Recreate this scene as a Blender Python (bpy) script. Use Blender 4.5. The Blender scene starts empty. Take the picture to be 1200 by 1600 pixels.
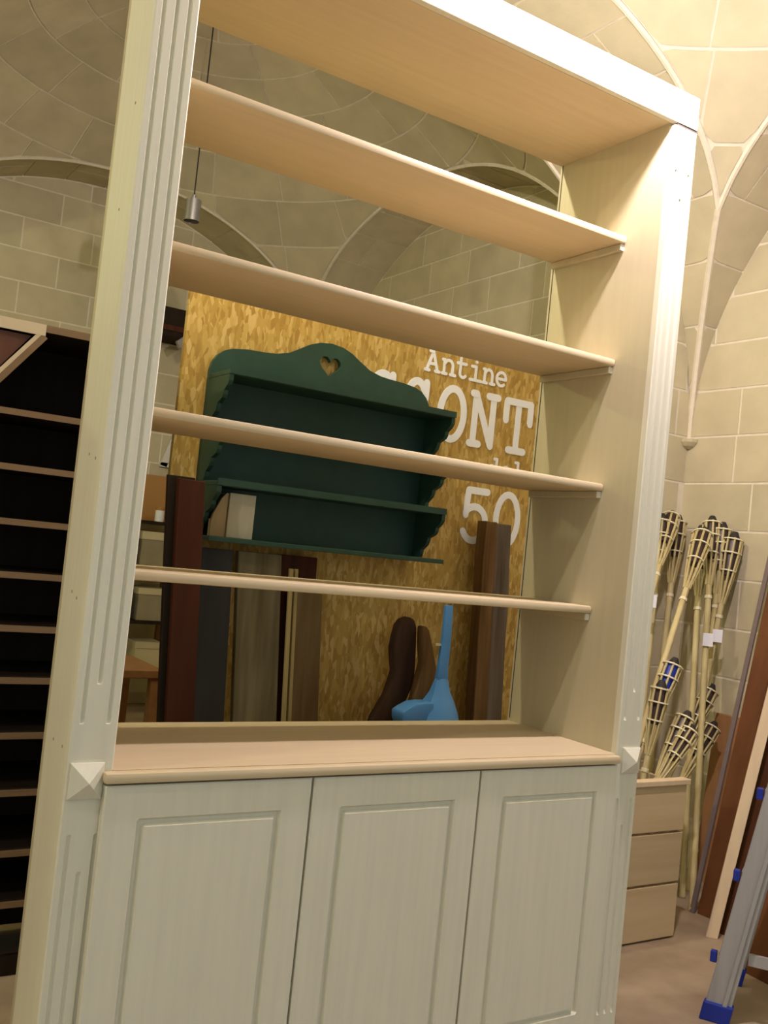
import bpy, bmesh, math, random
from mathutils import Vector, Matrix
random.seed(7)
C = bpy.context.scene.collection
scn = bpy.context.scene

# ------------------------------------------------------------------ camera, world, exposure
cam_d = bpy.data.cameras.new('camera')
cam = bpy.data.objects.new('camera', cam_d); C.objects.link(cam)
cam_d.sensor_fit = 'VERTICAL'; cam_d.sensor_height = 24.0
cam_d.lens = 1533.19 * 24.0 / 1600.0
cam_d.clip_start = 0.05; cam_d.clip_end = 60
CR, CU, CF = (.83810, -.53566, .10325), (-.10872, .02146, .99384), (.53457, .84416, .04025)
cam.matrix_world = Matrix(((CR[0], CU[0], -CF[0], -.5689), (CR[1], CU[1], -CF[1], -1.9708),
                           (CR[2], CU[2], -CF[2], 1.39), (0, 0, 0, 1)))
scn.camera = cam

world = bpy.data.worlds.new('world'); scn.world = world; world.use_nodes = True
bg = world.node_tree.nodes['Background']
bg.inputs[0].default_value = (.80, .93, 1.0, 1); bg.inputs[1].default_value = .64
scn.view_settings.view_transform = 'Standard'; scn.view_settings.look = 'None'
scn.view_settings.exposure = 0.0; scn.view_settings.gamma = 1.0
scn.view_settings.use_curve_mapping = False

# ------------------------------------------------------------------ materials
def lin(c):
    return tuple(((v / 255) / 12.92 if v <= 10 else (((v / 255) + .055) / 1.055) ** 2.4) for v in c)
def material(name, col, rough=.6, spec=.3, metal=0, var=0, scale=6, stretch=(1, 1, 1), col2=None, bump=0, bscale=40,
             rand=0, detail=4, emit=0, rot=(0, 0, 0)):
    m = bpy.data.materials.new(name); m.use_nodes = True
    nt = m.node_tree; N = nt.nodes; L = nt.links
    b = N['Principled BSDF']
    b.inputs['Base Color'].default_value = (*col, 1); b.inputs['Roughness'].default_value = rough
    b.inputs['Specular IOR Level'].default_value = spec; b.inputs['Metallic'].default_value = metal
    if emit:
        b.inputs['Emission Color'].default_value = (*col, 1); b.inputs['Emission Strength'].default_value = emit
    tc = N.new('ShaderNodeTexCoord'); mp = N.new('ShaderNodeMapping')
    mp.inputs['Scale'].default_value = stretch; mp.inputs['Rotation'].default_value = rot
    L.new(tc.outputs['Object'], mp.inputs['Vector'])
    out = None
    if var or col2:
        n = N.new('ShaderNodeTexNoise'); n.inputs['Scale'].default_value = scale; n.inputs['Detail'].default_value = detail
        L.new(mp.outputs[0], n.inputs['Vector'])
        r = N.new('ShaderNodeValToRGB'); r.color_ramp.elements[0].position = .3; r.color_ramp.elements[1].position = .7
        c2 = col2 or tuple(max(0, v * (1 - var)) for v in col)
        r.color_ramp.elements[0].color = (*c2, 1); r.color_ramp.elements[1].color = (*col, 1)
        L.new(n.outputs[0], r.inputs[0]); out = r.outputs[0]
    if rand:
        oi = N.new('ShaderNodeObjectInfo'); mr = N.new('ShaderNodeMapRange')
        mr.inputs[3].default_value = 1 - rand; mr.inputs[4].default_value = 1 + rand
        L.new(oi.outputs['Random'], mr.inputs[0])
        mx = N.new('ShaderNodeMix'); mx.data_type = 'RGBA'; mx.blend_type = 'MULTIPLY'; mx.inputs[0].default_value = 1
        if out: L.new(out, mx.inputs[6])
        else: mx.inputs[6].default_value = (*col, 1)
        cb = N.new('ShaderNodeCombineColor')
        for i in range(3): L.new(mr.outputs[0], cb.inputs[i])
        L.new(cb.outputs[0], mx.inputs[7]); out = mx.outputs[2]
    if out: L.new(out, b.inputs['Base Color'])
    if bump:
        n2 = N.new('ShaderNodeTexNoise'); n2.inputs['Scale'].default_value = bscale; n2.inputs['Detail'].default_value = 6
        L.new(mp.outputs[0], n2.inputs['Vector'])
        bp = N.new('ShaderNodeBump'); bp.inputs['Strength'].default_value = bump; bp.inputs['Distance'].default_value = .004
        L.new(n2.outputs[0], bp.inputs['Height']); L.new(bp.outputs[0], b.inputs['Normal'])
    return m

M = {}
M['paint'] = material('cream_paint', (.72, .69, .54), .5, .35, var=.06, scale=60, stretch=(1, 1, .05), bump=.05)
M['laminate'] = material('beige_laminate', (.63, .51, .315), .5, .3, var=.07, scale=50, stretch=(.05, 1, 1))
M['sidelam'] = material('beige_side_panel', (.55, .49, .315), .55, .3, var=.06, scale=50, stretch=(1, 1, .05))
M['gapshade'] = material('painted_gap_shade', (.05, .04, .03), .8)  # dark colour painted in for the shade inside narrow gaps
M['cleat'] = material('white_cleat', (.8, .77, .66), .5)
M['stone'] = material('limestone_block', (.575, .507, .33), .9, .15, var=.16, scale=5, bump=.35, bscale=30, rand=.07)
M['mortar'] = material('pale_mortar', (.74, .67, .52), .9, .1, var=.1, scale=20)
M['floor'] = material('worn_concrete', (.40, .31, .20), .65, .3, col2=(.27, .20, .13), scale=5, bump=.2, bscale=20, detail=8)
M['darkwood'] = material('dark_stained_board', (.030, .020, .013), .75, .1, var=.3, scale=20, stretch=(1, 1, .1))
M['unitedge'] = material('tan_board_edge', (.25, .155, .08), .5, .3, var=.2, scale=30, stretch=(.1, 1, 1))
M['unitpale'] = material('pale_board_edge', (.62, .50, .34), .5)
M['redpanel'] = material('red_brown_panel', (.20, .085, .05), .5, .3, var=.25, scale=12, stretch=(1, 1, .2))
M['green'] = material('dark_green_paint', (.030, .075, .048), .5, .3, var=.2, scale=12)
M['letter'] = material('white_letter_paint', (.94, .94, .95), .6)
M['mahogany'] = material('mahogany_board', (.085, .026, .012), .6, .12, var=.35, scale=25, stretch=(1, 1, .06))
M['greyboard'] = material('dark_grey_board', (.060, .055, .048), .7, .2, var=.3, scale=20, stretch=(1, 1, .08))
M['oldpale'] = material('old_pale_plank', (.23, .19, .10), .8, .15, col2=(.11, .085, .04), scale=18, stretch=(1.6, 1, .09), detail=6)
M['oldbrown'] = material('old_brown_plank', (.22, .16, .075), .8, .15, col2=(.13, .075, .025), scale=14, stretch=(1.4, 1, .12), detail=6)
M['strip'] = material('pine_strip', (.42, .32, .13), .7, .2, var=.2, scale=30, stretch=(1, 1, .05))
M['beam'] = material('weathered_brown_beam', (.24, .14, .055), .85, .1, col2=(.10, .05, .018), scale=22, stretch=(1.5, 1.5, .07), bump=.6, bscale=30)
M['beamgrey'] = material('weathered_grey_beam', (.20, .155, .115), .85, .1, col2=(.09, .065, .045), scale=22, stretch=(1.5, 1.5, .07), bump=.6, bscale=30)
M['darkold'] = material('dark_old_wood', (.085, .045, .024), .8, .15, col2=(.04, .02, .012), scale=16, stretch=(1, 1, .2), bump=.5)
M['blue'] = material('blue_plastic', (.085, .27, .58), .4, .4)
M['darkblue'] = material('dark_blue_plastic', (.012, .03, .28), .4, .4)
M['whitewash'] = material('whitewashed_wood', (.62, .58, .42), .75, .15, col2=(.48, .42, .27), scale=16, stretch=(1, 1, .2))
M['tanwood'] = material('tan_wood', (.50, .36, .17), .6, .2, var=.2, scale=20, stretch=(1, 1, .2))
M['tablewood'] = material('brown_table_wood', (.27, .13, .05), .5, .3, var=.2, scale=20)
M['pine'] = material('raw_pine_board', (.64, .51, .30), .75, .15, col2=(.52, .39, .21), scale=9, stretch=(.12, 1, 1.5), detail=6, rand=.08)
M['palepine'] = material('pale_pine_plank', (.70, .55, .35), .65, .2, var=.12, scale=25, stretch=(1, 1, .08))
M['orangeboard'] = material('orange_brown_board', (.42, .21, .085), .6, .25, var=.2, scale=10)
M['brownboard'] = material('dark_brown_board', (.10, .035, .012), .55, .25, col2=(.065, .022, .008), scale=14, stretch=(1, 1, .1))
M['redboard'] = material('red_brown_board', (.16, .062, .020), .55, .25, col2=(.11, .040, .014), scale=14, stretch=(1, 1, .1))
M['greyedge'] = material('grey_board_edge', (.17, .13, .12), .6)
M['alu'] = material('brushed_aluminium', (.44, .43, .41), .5, .4, metal=.35, var=.1, scale=60, stretch=(1, 1, .05))
M['bamboo'] = material('bamboo', (.60, .51, .26), .5, .3, col2=(.45, .36, .15), scale=14, stretch=(1, 1, .4))
M['bambootie'] = material('pale_cane_tie', (.74, .68, .44), .6)
M['can'] = material('dark_fuel_can', (.045, .025, .022), .4, .5)
M['wick'] = material('black_wick_cap', (.03, .026, .022), .7)
M['paper'] = material('white_paper', (.82, .82, .86), .7)
M['card'] = material('grey_cardboard', (.34, .30, .21), .8, .1, var=.15, scale=8)
M['cream'] = material('cream_box', (.58, .53, .36), .7)
M['amber'] = material('amber_panel', (.38, .20, .055), .5)
M['steel'] = material('lamp_steel', (.36, .35, .35), .35, .5, metal=.7)
M['black'] = material('black_cable', (.02, .02, .02), .6)
M['whiteboard'] = material('white_frame', (.62, .61, .55), .6)
M['darkgreen'] = material('dark_green_board', (.06, .075, .055), .7)

def osb_material():
    m = bpy.data.materials.new('osb_strands'); m.use_nodes = True
    nt = m.node_tree; N = nt.nodes; L = nt.links; b = N['Principled BSDF']
    b.inputs['Roughness'].default_value = .6; b.inputs['Specular IOR Level'].default_value = .25
    tc = N.new('ShaderNodeTexCoord')
    prev = None
    for i, (ang, sx, sz) in enumerate(((.35, 7, 34), (-.7, 7, 30), (1.25, 8, 36))):
        mp = N.new('ShaderNodeMapping'); mp.inputs['Rotation'].default_value = (0, ang, 0)
        mp.inputs['Scale'].default_value = (sx * 10, 1, sz * .75); mp.inputs['Location'].default_value = (i * 3.1, 0, i * 1.7)
        L.new(tc.outputs['Object'], mp.inputs['Vector'])
        v = N.new('ShaderNodeTexVoronoi'); v.inputs['Scale'].default_value = 1.0; v.inputs['Randomness'].default_value = 1
        L.new(mp.outputs[0], v.inputs['Vector'])
        r = N.new('ShaderNodeValToRGB'); e = r.color_ramp.elements
        e[0].position = .05; e[0].color = (.40, .235, .05, 1); e[1].position = .95; e[1].color = (.66, .46, .16, 1)
        q = e.new(.4); q.color = (.49, .31, .07, 1)
        q = e.new(.7); q.color = (.55, .36, .09, 1)
        sep = N.new('ShaderNodeSeparateColor'); L.new(v.outputs['Color'], sep.inputs[0]); L.new(sep.outputs[0], r.inputs[0])
        if prev is None: prev = (r.outputs[0], sep)
        else:
            gt = N.new('ShaderNodeMath'); gt.operation = 'GREATER_THAN'; gt.inputs[1].default_value = .55
            L.new(sep.outputs[1], gt.inputs[0])
            mx = N.new('ShaderNodeMix'); mx.data_type = 'RGBA'
            L.new(gt.outputs[0], mx.inputs[0]); L.new(prev[0], mx.inputs[6]); L.new(r.outputs[0], mx.inputs[7])
            prev = (mx.outputs[2], sep)
    L.new(prev[0], b.inputs['Base Color'])
    bp = N.new('ShaderNodeBump'); bp.inputs['Strength'].default_value = .25; bp.inputs['Distance'].default_value = .002
    L.new(prev[0], bp.inputs['Height']); L.new(bp.outputs[0], b.inputs['Normal'])
    return m
M['osb'] = osb_material()

# ------------------------------------------------------------------ mesh helpers
class MB:
    def __init__(s): s.v = []; s.f = []; s.smooth = False
    def add(s, vs, fs):
        o = len(s.v); s.v += [tuple(v) for v in vs]; s.f += [tuple(i + o for i in f) for f in fs]; return s
    def box(s, x0, x1, y0, y1, z0, z1, bev=0):
        if bev:
            b = bev; L = [(x0 + b, y0 + b), (x1 - b, y0 + b), (x1 - b, y1 - b), (x0 + b, y1 - b)]
            vs = []
            def ring(d, z): return [(x0 + d, y0 + d, z), (x1 - d, y0 + d, z), (x1 - d, y1 - d, z), (x0 + d, y1 - d, z)]
            rs = [ring(b, z0), ring(0, z0 + b), ring(0, z1 - b), ring(b, z1)]
            for r in rs: vs += r
            fs = [(3, 2, 1, 0), (12, 13, 14, 15)]
            for k in range(3):
                for i in range(4):
                    j = (i + 1) % 4; fs.append((k * 4 + i, k * 4 + j, k * 4 + 4 + j, k * 4 + 4 + i))
            return s.add(vs, fs)
        vs = [(x, y, z) for z in (z0, z1) for x, y in ((x0, y0), (x1, y0), (x1, y1), (x0, y1))]
        return s.add(vs, [(3, 2, 1, 0), (4, 5, 6, 7), (0, 1, 5, 4), (1, 2, 6, 5), (2, 3, 7, 6), (3, 0, 4, 7)])
    def obox(s, c0, ax, ay, az):     # oriented box: corner + three edge vectors
        c0, ax, ay, az = map(Vector, (c0, ax, ay, az))
        if ax.cross(ay).dot(az) < 0: ax, ay = ay, ax
        vs = [c0, c0 + ax, c0 + ax + ay, c0 + ay]; vs += [v + az for v in vs]
        return s.add(vs, [(3, 2, 1, 0), (4, 5, 6, 7), (0, 1, 5, 4), (1, 2, 6, 5), (2, 3, 7, 6), (3, 0, 4, 7)])
    def prism(s, poly, o, ax, ay, d):   # polygon in (ax, ay) at o, extruded by vector d
        o, ax, ay, d = map(Vector, (o, ax, ay, d)); n = len(poly)
        vs = [o + ax * a + ay * b for a, b in poly]; vs += [v + d for v in vs]
        fs = [tuple(range(n)), tuple(range(2 * n - 1, n - 1, -1))]
        fs += [(i, n + i, n + (i + 1) % n, (i + 1) % n) for i in range(n)]
        return s.add(vs, fs)
    def tube(s, pts, rad, n=10, caps=True):
        pts = [Vector(p) for p in pts]
        rad = rad if hasattr(rad, '__len__') else [rad] * len(pts)
        t0 = (pts[-1] - pts[0]).normalized(); ref = Vector((0, 0, 1)) if abs(t0.z) < .9 else Vector((1, 0, 0))
        vs = []
        for i, p in enumerate(pts):
            t = (pts[min(i + 1, len(pts) - 1)] - pts[max(i - 1, 0)]).normalized()
            a = t.cross(ref).normalized(); b = t.cross(a)
            vs += [p + (a * math.cos(2 * math.pi * k / n) + b * math.sin(2 * math.pi * k / n)) * rad[i] for k in range(n)]
        fs = []
        for i in range(len(pts) - 1):
            for k in range(n):
                j = (k + 1) % n; fs.append((i * n + k, i * n + j, (i + 1) * n + j, (i + 1) * n + k))
        if caps: fs += [tuple(range(n - 1, -1, -1)), tuple(range((len(pts) - 1) * n, len(pts) * n))]
        return s.add(vs, fs)

def wloc(o):
    v = Vector((0, 0, 0))
    while o is not None: v += o.location; o = o.parent
    return v
def link(name, mesh, parent=None, loc=None):
    o = bpy.data.objects.new(name, mesh); C.objects.link(o)
    if parent is not None: o.parent = parent
    if loc is not None: o.location = loc
    return o
def build(name, mb, mat, parent=None, base=None, bevel=0, smooth=False):
    """world-space MB -> ONE mesh object under parent (or top level with its origin at base)"""
    org = wloc(parent) if parent is not None else Vector(base or (0, 0, 0))
    me = bpy.data.meshes.new(name)
    me.from_pydata([tuple(Vector(v) - org) for v in mb.v], [], mb.f)
    bm = bmesh.new(); bm.from_mesh(me); bmesh.ops.recalc_face_normals(bm, faces=bm.faces)
    if bevel:
        es = [e for e in bm.edges if len(e.link_faces) == 2 and e.calc_face_angle(0) > .6]
        bmesh.ops.bevel(bm, geom=es, offset=bevel, segments=2, affect='EDGES', profile=.5)
    if smooth:
        for f in bm.faces: f.smooth = True
    bm.to_mesh(me); bm.free()
    if smooth:
        try: me.set_sharp_from_angle(angle=math.radians(40))
        except Exception: pass
    me.materials.append(M[mat] if isinstance(mat, str) else mat)
    return link(name, me, parent, None if parent is not None else org)
def tag(o, label, cat, group=None):
    o['label'] = label; o['category'] = cat
    if group: o['group'] = group
    return o
def thing(name, label, cat, loc, group=None):
    o = bpy.data.objects.new(name, None); C.objects.link(o); o.location = loc; o.empty_display_size = .1
    return tag(o, label, cat, group)
def struct(name, mb, mat, base=(0, 0, 0), **k):
    o = build(name, mb, mat, None, base, **k); o['kind'] = 'structure'; return o

# ------------------------------------------------------------------ the room: floor, walls, star vaults
XR, YF, XL, YN = 3.45, 5.60, -4.75, -2.60
BAY, ZS, RISE = 2.05, 2.10, 1.85
floor = struct('floor', MB().box(XL - .2, XR + .2, -6, YF + .2, -.12, 0), 'floor')

def lun(t):      # lunette arch height above springing; t = -1..1 across the bay
    return RISE * math.sqrt(max(0, 1 - t * t))
def stone_mesh(grid, nrm, nu, nv, thick, back):
    vs = [p + n * thick for p, n in zip(grid, nrm)] ; m = len(vs)
    fs = [(j * nu + i, j * nu + i + 1, (j + 1) * nu + i + 1, (j + 1) * nu + i) for j in range(nv - 1) for i in range(nu - 1)]
    rim = [i for i in range(nu)] + [j * nu + nu - 1 for j in range(1, nv)] + \
          [(nv - 1) * nu + i for i in range(nu - 2, -1, -1)] + [j * nu for j in range(nv - 2, 0, -1)]
    vs += [grid[k] - nrm[k] * back for k in rim]
    n = len(rim)
    fs += [(rim[i], rim[(i + 1) % n], m + (i + 1) % n, m + i) for i in range(n)]
    return vs, fs
JO = .006   # half joint
def patch(parent, surf, inside, u0, u1, v0, v1, nu=4, nv=4, thick=.003, back=.008, name='stone'):
    if not all(inside(u, v) for u in (u0, u1) for v in (v0, v1)): nu = nv = 9
    us = [u0 + (u1 - u0) * i / (nu - 1) for i in range(nu)]; vs_ = [v0 + (v1 - v0) * j / (nv - 1) for j in range(nv)]
    pts = [(u, v) for v in vs_ for u in us]
    ins = [q for q in [(u0 + (u1 - u0) * i / 14, v0 + (v1 - v0) * j / 14) for j in range(15) for i in range(15)] if inside(*q)]
    if len(ins) < 4: return None
    seed = (sum(q[0] for q in ins) / len(ins), sum(q[1] for q in ins) / len(ins))
    if not inside(*seed): return None
    out = []
    for q in pts:
        if not inside(*q):
            lo, hi = 0.0, 1.0
            for _ in range(12):
                md = (lo + hi) / 2
                if inside(seed[0] + (q[0] - seed[0]) * md, seed[1] + (q[1] - seed[1]) * md): lo = md
                else: hi = md
            q = (seed[0] + (q[0] - seed[0]) * lo, seed[1] + (q[1] - seed[1]) * lo)
        out.append(q)
    P = [surf(*q) for q in out]
    v, f = stone_mesh([Vector(p[0]) for p in P], [Vector(p[1]) for p in P], nu, nv, thick, back)
    return build(name, MB().add(v, f), 'stone', parent)

HD = 2.516; KD = .258
def vault(xc, yc, stones):
    def hA(x): return lun((x - xc) / BAY)
    def hB(y): return lun((y - yc) / BAY)
    def dome(x, y):
        q = (x - xc) ** 2 + (y - yc) ** 2
        return HD - KD * q if q < 6.25 else -1
    n = 110; mb = MB()
    cs = [-BAY * math.cos(math.pi * i / n) for i in range(n + 1)]
    vs = [(xc + a, yc + b, ZS + .004 + max(hA(xc + a), hB(yc + b), dome(xc + a, yc + b))) for b in cs for a in cs]
    mb.add(vs, [(j * (n + 1) + i, j * (n + 1) + i + 1, (j + 1) * (n + 1) + i + 1, (j + 1) * (n + 1) + i) for j in range(n) for i in range(n)])
    o = struct('ceiling', mb, 'mortar')
    if not stones: return o
    e = .012
    # barrel cells (lunettes): axis along y for the two ends in y, along x for the two in x
    prof = []; th = 0
    NA = 400; arc = [0]; pp = (-BAY, 0)
    for i in range(1, NA + 1):
        a = math.pi * i / NA; q = (-BAY * math.cos(a), RISE * math.sin(a)); arc.append(arc[-1] + math.dist(pp, q)); pp = q
    def th_at(s):
        for i in range(1, NA + 1):
            if arc[i] >= s: return math.pi * (i - 1 + (s - arc[i - 1]) / (arc[i] - arc[i - 1])) / NA
        return math.pi
    rows = round(arc[-1] / .30); bounds = [th_at(arc[-1] * k / rows) for k in range(rows + 1)]
    for axis in ('y', 'x'):
        for side in (-1, 1):
            def P2(t, d):   # profile angle, distance in from the bay's edge
                c = -BAY * math.cos(t); dd = side * (BAY - d)
                return (xc + c, yc + dd) if axis == 'y' else (xc + dd, yc + c)
            def inside(t, d):
                if d < 0 or d > BAY: return False
                x, y = P2(t, d); own = hA(x) if axis == 'y' else hB(y); oth = hB(y) if axis == 'y' else hA(x)
                return own > oth + e and own > dome(x, y) + e
            def surf(t, d):
                x, y = P2(t, d); c = -BAY * math.cos(t); z = RISE * math.sin(t)
                nn = Vector((-c / BAY ** 2, 0, -z / RISE ** 2)) if axis == 'y' else Vector((0, -c / BAY ** 2, -z / RISE ** 2))
                return (x, y, ZS + z), nn.normalized()
            for r in range(rows):
                t0, t1 = bounds[r], bounds[r + 1]; dt = JO / BAY
                off = (.26 if r % 2 else 0)
                d = -off
                while d < BAY:
                    a, b = max(d, 0) + (JO if d > 0 else 0), d + .52 - JO
                    if b - a > .04: patch(o, surf, inside, t0 + dt, t1 - dt, a, b)
                    d += .52
    def ins_d(t, r):
        x, y = xc + r * math.cos(t), yc + r * math.sin(t)
        dm = dome(x, y); return abs(x - xc) < BAY and abs(y - yc) < BAY and dm > hA(x) + e and dm > hB(y) + e
    def surf_d(t, r):
        x, y = xc + r * math.cos(t), yc + r * math.sin(t)
        return (x, y, ZS + dome(x, y)), Vector((-2 * KD * (x - xc), -2 * KD * (y - yc), -1)).normalized()
    rr = [0.0, .22, .50, .78, 1.06, 1.34, 1.62, 1.90, 2.18, 2.46]
    for i in range(len(rr) - 1):
        r0, r1 = rr[i], rr[i + 1]; mid = (r0 + r1) / 2; k = 4 if i == 0 else max(8, round(2 * math.pi * mid / .5)); ph = (i % 2) * math.pi / k
        for j in range(k):
            dt = JO / max(mid, .1)
            patch(o, surf_d, ins_d, ph + 2 * math.pi * j / k + dt, ph + 2 * math.pi * (j + 1) / k - dt, r0 + (JO if r0 else .004), r1 - JO, nu=6, nv=4)
    # plaster ribs along the groins and the star's edges
    # first diagonal point where the dome overtakes the groin
    dJ = next(k / 500 for k in range(145, 900) if dome(xc + BAY - k / 500, yc + BAY - k / 500) > lun((BAY - k / 500) / BAY))
    for sx in (-1, 1):
        for sy in (-1, 1):
            pts = []
            for k in range(17):
                a = dJ * (k / 16) ** 2
                pts.append((xc + sx * (BAY - a), yc + sy * (BAY - a), ZS + lun((BAY - a) / BAY)))
            build('rib', MB().tube(pts, .016, 6), 'mortar', o, smooth=True)
            for ax in (0, 1):
                pts = []
                for k in range(19):
                    c = (BAY - dJ) * (1 - k / 18); h = lun(c / BAY)
                    q = (HD - h) / KD - c * c
                    d = math.sqrt(max(q, 0))
                    p = (sx * c, sy * d) if ax == 0 else (sx * d, sy * c)
                    pts.append((xc + p[0], yc + p[1], ZS + h))
                build('rib', MB().tube(pts, .014, 6), 'mortar', o, smooth=True)
    return o
XC0, YC0 = XR - BAY, 1.5 - BAY          # bay nearest the camera
vault(XC0, YC0, True)
vault(XC0, YC0 + 2 * BAY, True)
vault(XC0 - 2 * BAY, YC0, False)
vault(XC0 - 2 * BAY, YC0 + 2 * BAY, False)

def wall_stones(parent, u0, u1, top, surf, row=.238, length=.50, zmax=4.0, zmin=0, seedn=0):
    rnd = random.Random(seedn); r = 0; z = zmin
    while z < zmax:
        u = u0 - (length / 2 if r % 2 else 0) - rnd.random() * .1
        while u < u1:
            w = length * (.8 + .4 * rnd.random())
            a, b = max(u, u0) + JO, min(u + w, u1) - JO
            if b - a > .05:
                def inside(p, q): return u0 <= p <= u1 and q <= top(p) - .012
                patch(parent, surf, inside, a, b, z + JO, z + row - JO, nu=2, nv=2, thick=.003, back=.006)
            u += w
        z += row; r += 1

def lun_top_y(y):
    for k in range(-2, 3):
        c = YC0 + 2 * BAY * k
        if abs(y - c) <= BAY: return ZS + lun((y - c) / BAY)
    return ZS
def lun_top_x(x):
    for k in range(-2, 2):
        c = XC0 + 2 * BAY * k
        if abs(x - c) <= BAY: return ZS + lun((x - c) / BAY)
    return ZS
w = struct('wall_right', MB().box(XR, XR + .2, YN, YF + .2, 0, 4.6), 'mortar')
wall_stones(w, YN, YF, lun_top_y, lambda u, v: ((XR, u, v), Vector((-1, 0, 0))), seedn=3)
w = struct('wall_back', MB().box(XL - .2, XR, YF, YF + .2, 0, 4.6), 'mortar')
wall_stones(w, -1.2, XR, lun_top_x, lambda u, v: ((u, YF, v), Vector((0, -1, 0))), seedn=5)
struct('wall_left', MB().box(XL - .2, XL, YN, YF, 0, 4.6), 'stone')
# stone pier with corbel on the right wall, and the free-standing pier carrying the vaults on the left
poly = [(2.74, 0), (XR, 0)] + [(XR - (XR - 2.74) * i / 10, lun_top_x(XR - (XR - 2.74) * i / 10) + (.0 if i else 0)) for i in range(11)]
pier = struct('wall_pier', MB().prism(poly, (0, 1.5, 0), (1, 0, 0), (0, 0, 1), (0, .3, 0)), 'mortar')
wall_stones(pier, 2.74, XR - .004, lun_top_x, lambda u, v: ((u, 1.5, v), Vector((0, -1, 0))), length=.42, seedn=9)
struct('wall_column', MB().box(-.9, -.4, 1.25, 1.75, 0, 2.14), 'stone')
mb = MB(); vs = []; fs = []
for r_, z_ in ((.052, 2.13), (.050, 2.115), (.036, 2.095), (.016, 2.082)):
    vs += [(XR - .004 - r_ * .2 - r_ * math.cos(a_), 1.496 - r_ * .2 - r_ * math.sin(a_), z_) for a_ in [math.pi * (-.5 + 1.5 * k / 9) for k in range(10)]]
for k in range(3):
    for q in range(10): fs.append((k * 10 + q, k * 10 + (q + 1) % 10, k * 10 + 10 + (q + 1) % 10, k * 10 + 10 + q))
fs += [tuple(range(10)), tuple(range(39, 29, -1))]
mb.add(vs, fs)
struct('trim_corbel', mb, 'stone', (XR - .02, 1.49, 2.04))

# ------------------------------------------------------------------ pendant lamps
def bulb_material(col, watts, R):      # glowing glass: total output in watts spread over a sphere of radius R
    return material('lit_bulb', col, .4, emit=watts / (4 * math.pi ** 2 * R * R))
def pendant(loc, ztop, label, lit, watts, col, radius=.042, h=.125, group='hanging lamps'):
    x, y, z = loc      # z = bottom of the shade
    t = thing('pendant_lamp', label, 'lamp', (x, y, z), group)
    m = MB(); n = 20
    prof = [(radius * .96, 0), (radius, 0), (radius, h), (radius * .25, h + .012), (.012, h + .03)]
    vs = []; fs = []
    for r, zz in prof: vs += [(x + r * math.cos(2 * math.pi * k / n), y + r * math.sin(2 * math.pi * k / n), z + zz) for k in range(n)]
    for i in range(len(prof) - 1):
        for k in range(n): fs.append((i * n + k, i * n + (k + 1) % n, (i + 1) * n + (k + 1) % n, (i + 1) * n + k))
    vs += [(x + radius * .94 * math.cos(2 * math.pi * k / n), y + radius * .94 * math.sin(2 * math.pi * k / n), z + .02) for k in range(n)]
    fs += [tuple(range(len(vs) - n, len(vs)))]
    m.add(vs, fs); build('lamp_shade', m, 'steel', t, smooth=True)
    build('cable', MB().tube([(x, y, z + h + .028), (x, y, ztop)], .004, 6), 'black', t)
    if lit:
        b = MB(); vs = []; fs = []; R = .032
        for i in range(1, 8):
            a = math.pi * i / 8
            vs += [(x + R * math.sin(a) * math.cos(2 * math.pi * k / 12), y + R * math.sin(a) * math.sin(2 * math.pi * k / 12), z - .030 + R * math.cos(a)) for k in range(12)]
        for i in range(6):
            for k in range(12): fs.append((i * 12 + k, i * 12 + (k + 1) % 12, (i + 1) * 12 + (k + 1) % 12, (i + 1) * 12 + k))
        fs += [tuple(range(12)), tuple(range(83, 71, -1))]
        b.add(vs, fs); build('bulb', b, bulb_material(col, watts, R), t, smooth=True)
    return t
pendant((1.365, 3.5, 3.19), 4.62, 'small steel cylinder lamp hanging on a cable deep in the vaulted room', False, 0, (1, 1, 1), .046, .125)
pendant((.55, .80, 3.40), 4.30, 'steel pendant lamp high between the bookcase and the strand board', True, 95, (1, .92, .70))
pendant((-2.6, 3.55, 3.30), 4.60, 'added unseen pendant lamp that lights the far room from the far left bay of the vaults', True, 85, (.96, 1, .42))  # added lamp, kept out of view, to light the far room
pendant((-2.7, -.70, 3.30), 4.55, 'steel pendant lamp in the near left bay of the vaults', True, 105, (1, .93, .80))
def globe_lamp(loc, ztop, label, watts, col, R=.05):
    x, y, z = loc
    t = thing('globe_lamp', label, 'lamp', loc, 'hanging lamps')
    b = MB(); vs = []; fs = []
    for i in range(1, 12):
        a = math.pi * i / 12
        vs += [(x + R * math.sin(a) * math.cos(2 * math.pi * k / 16), y + R * math.sin(a) * math.sin(2 * math.pi * k / 16), z + R * math.cos(a)) for k in range(16)]
    for i in range(10):
        for k in range(16): fs.append((i * 16 + k, i * 16 + (k + 1) % 16, (i + 1) * 16 + (k + 1) % 16, (i + 1) * 16 + k))
    fs += [tuple(range(16)), tuple(range(175, 159, -1))]
    build('bulb', b.add(vs, fs), bulb_material(col, watts, R), t, smooth=True)
    build('socket', MB().tube([(x, y, z + R * .95), (x, y, z + R + .06)], .018, 12), 'black', t, smooth=True)
    build('cable', MB().tube([(x, y, z + R + .06), (x, y, ztop)], .004, 6), 'black', t)
globe_lamp((1.42, -.22, 3.01), 4.55, 'bare globe lamp just above the bright right end of the bookcase top', 160, (1, .86, .93), .04)

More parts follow.
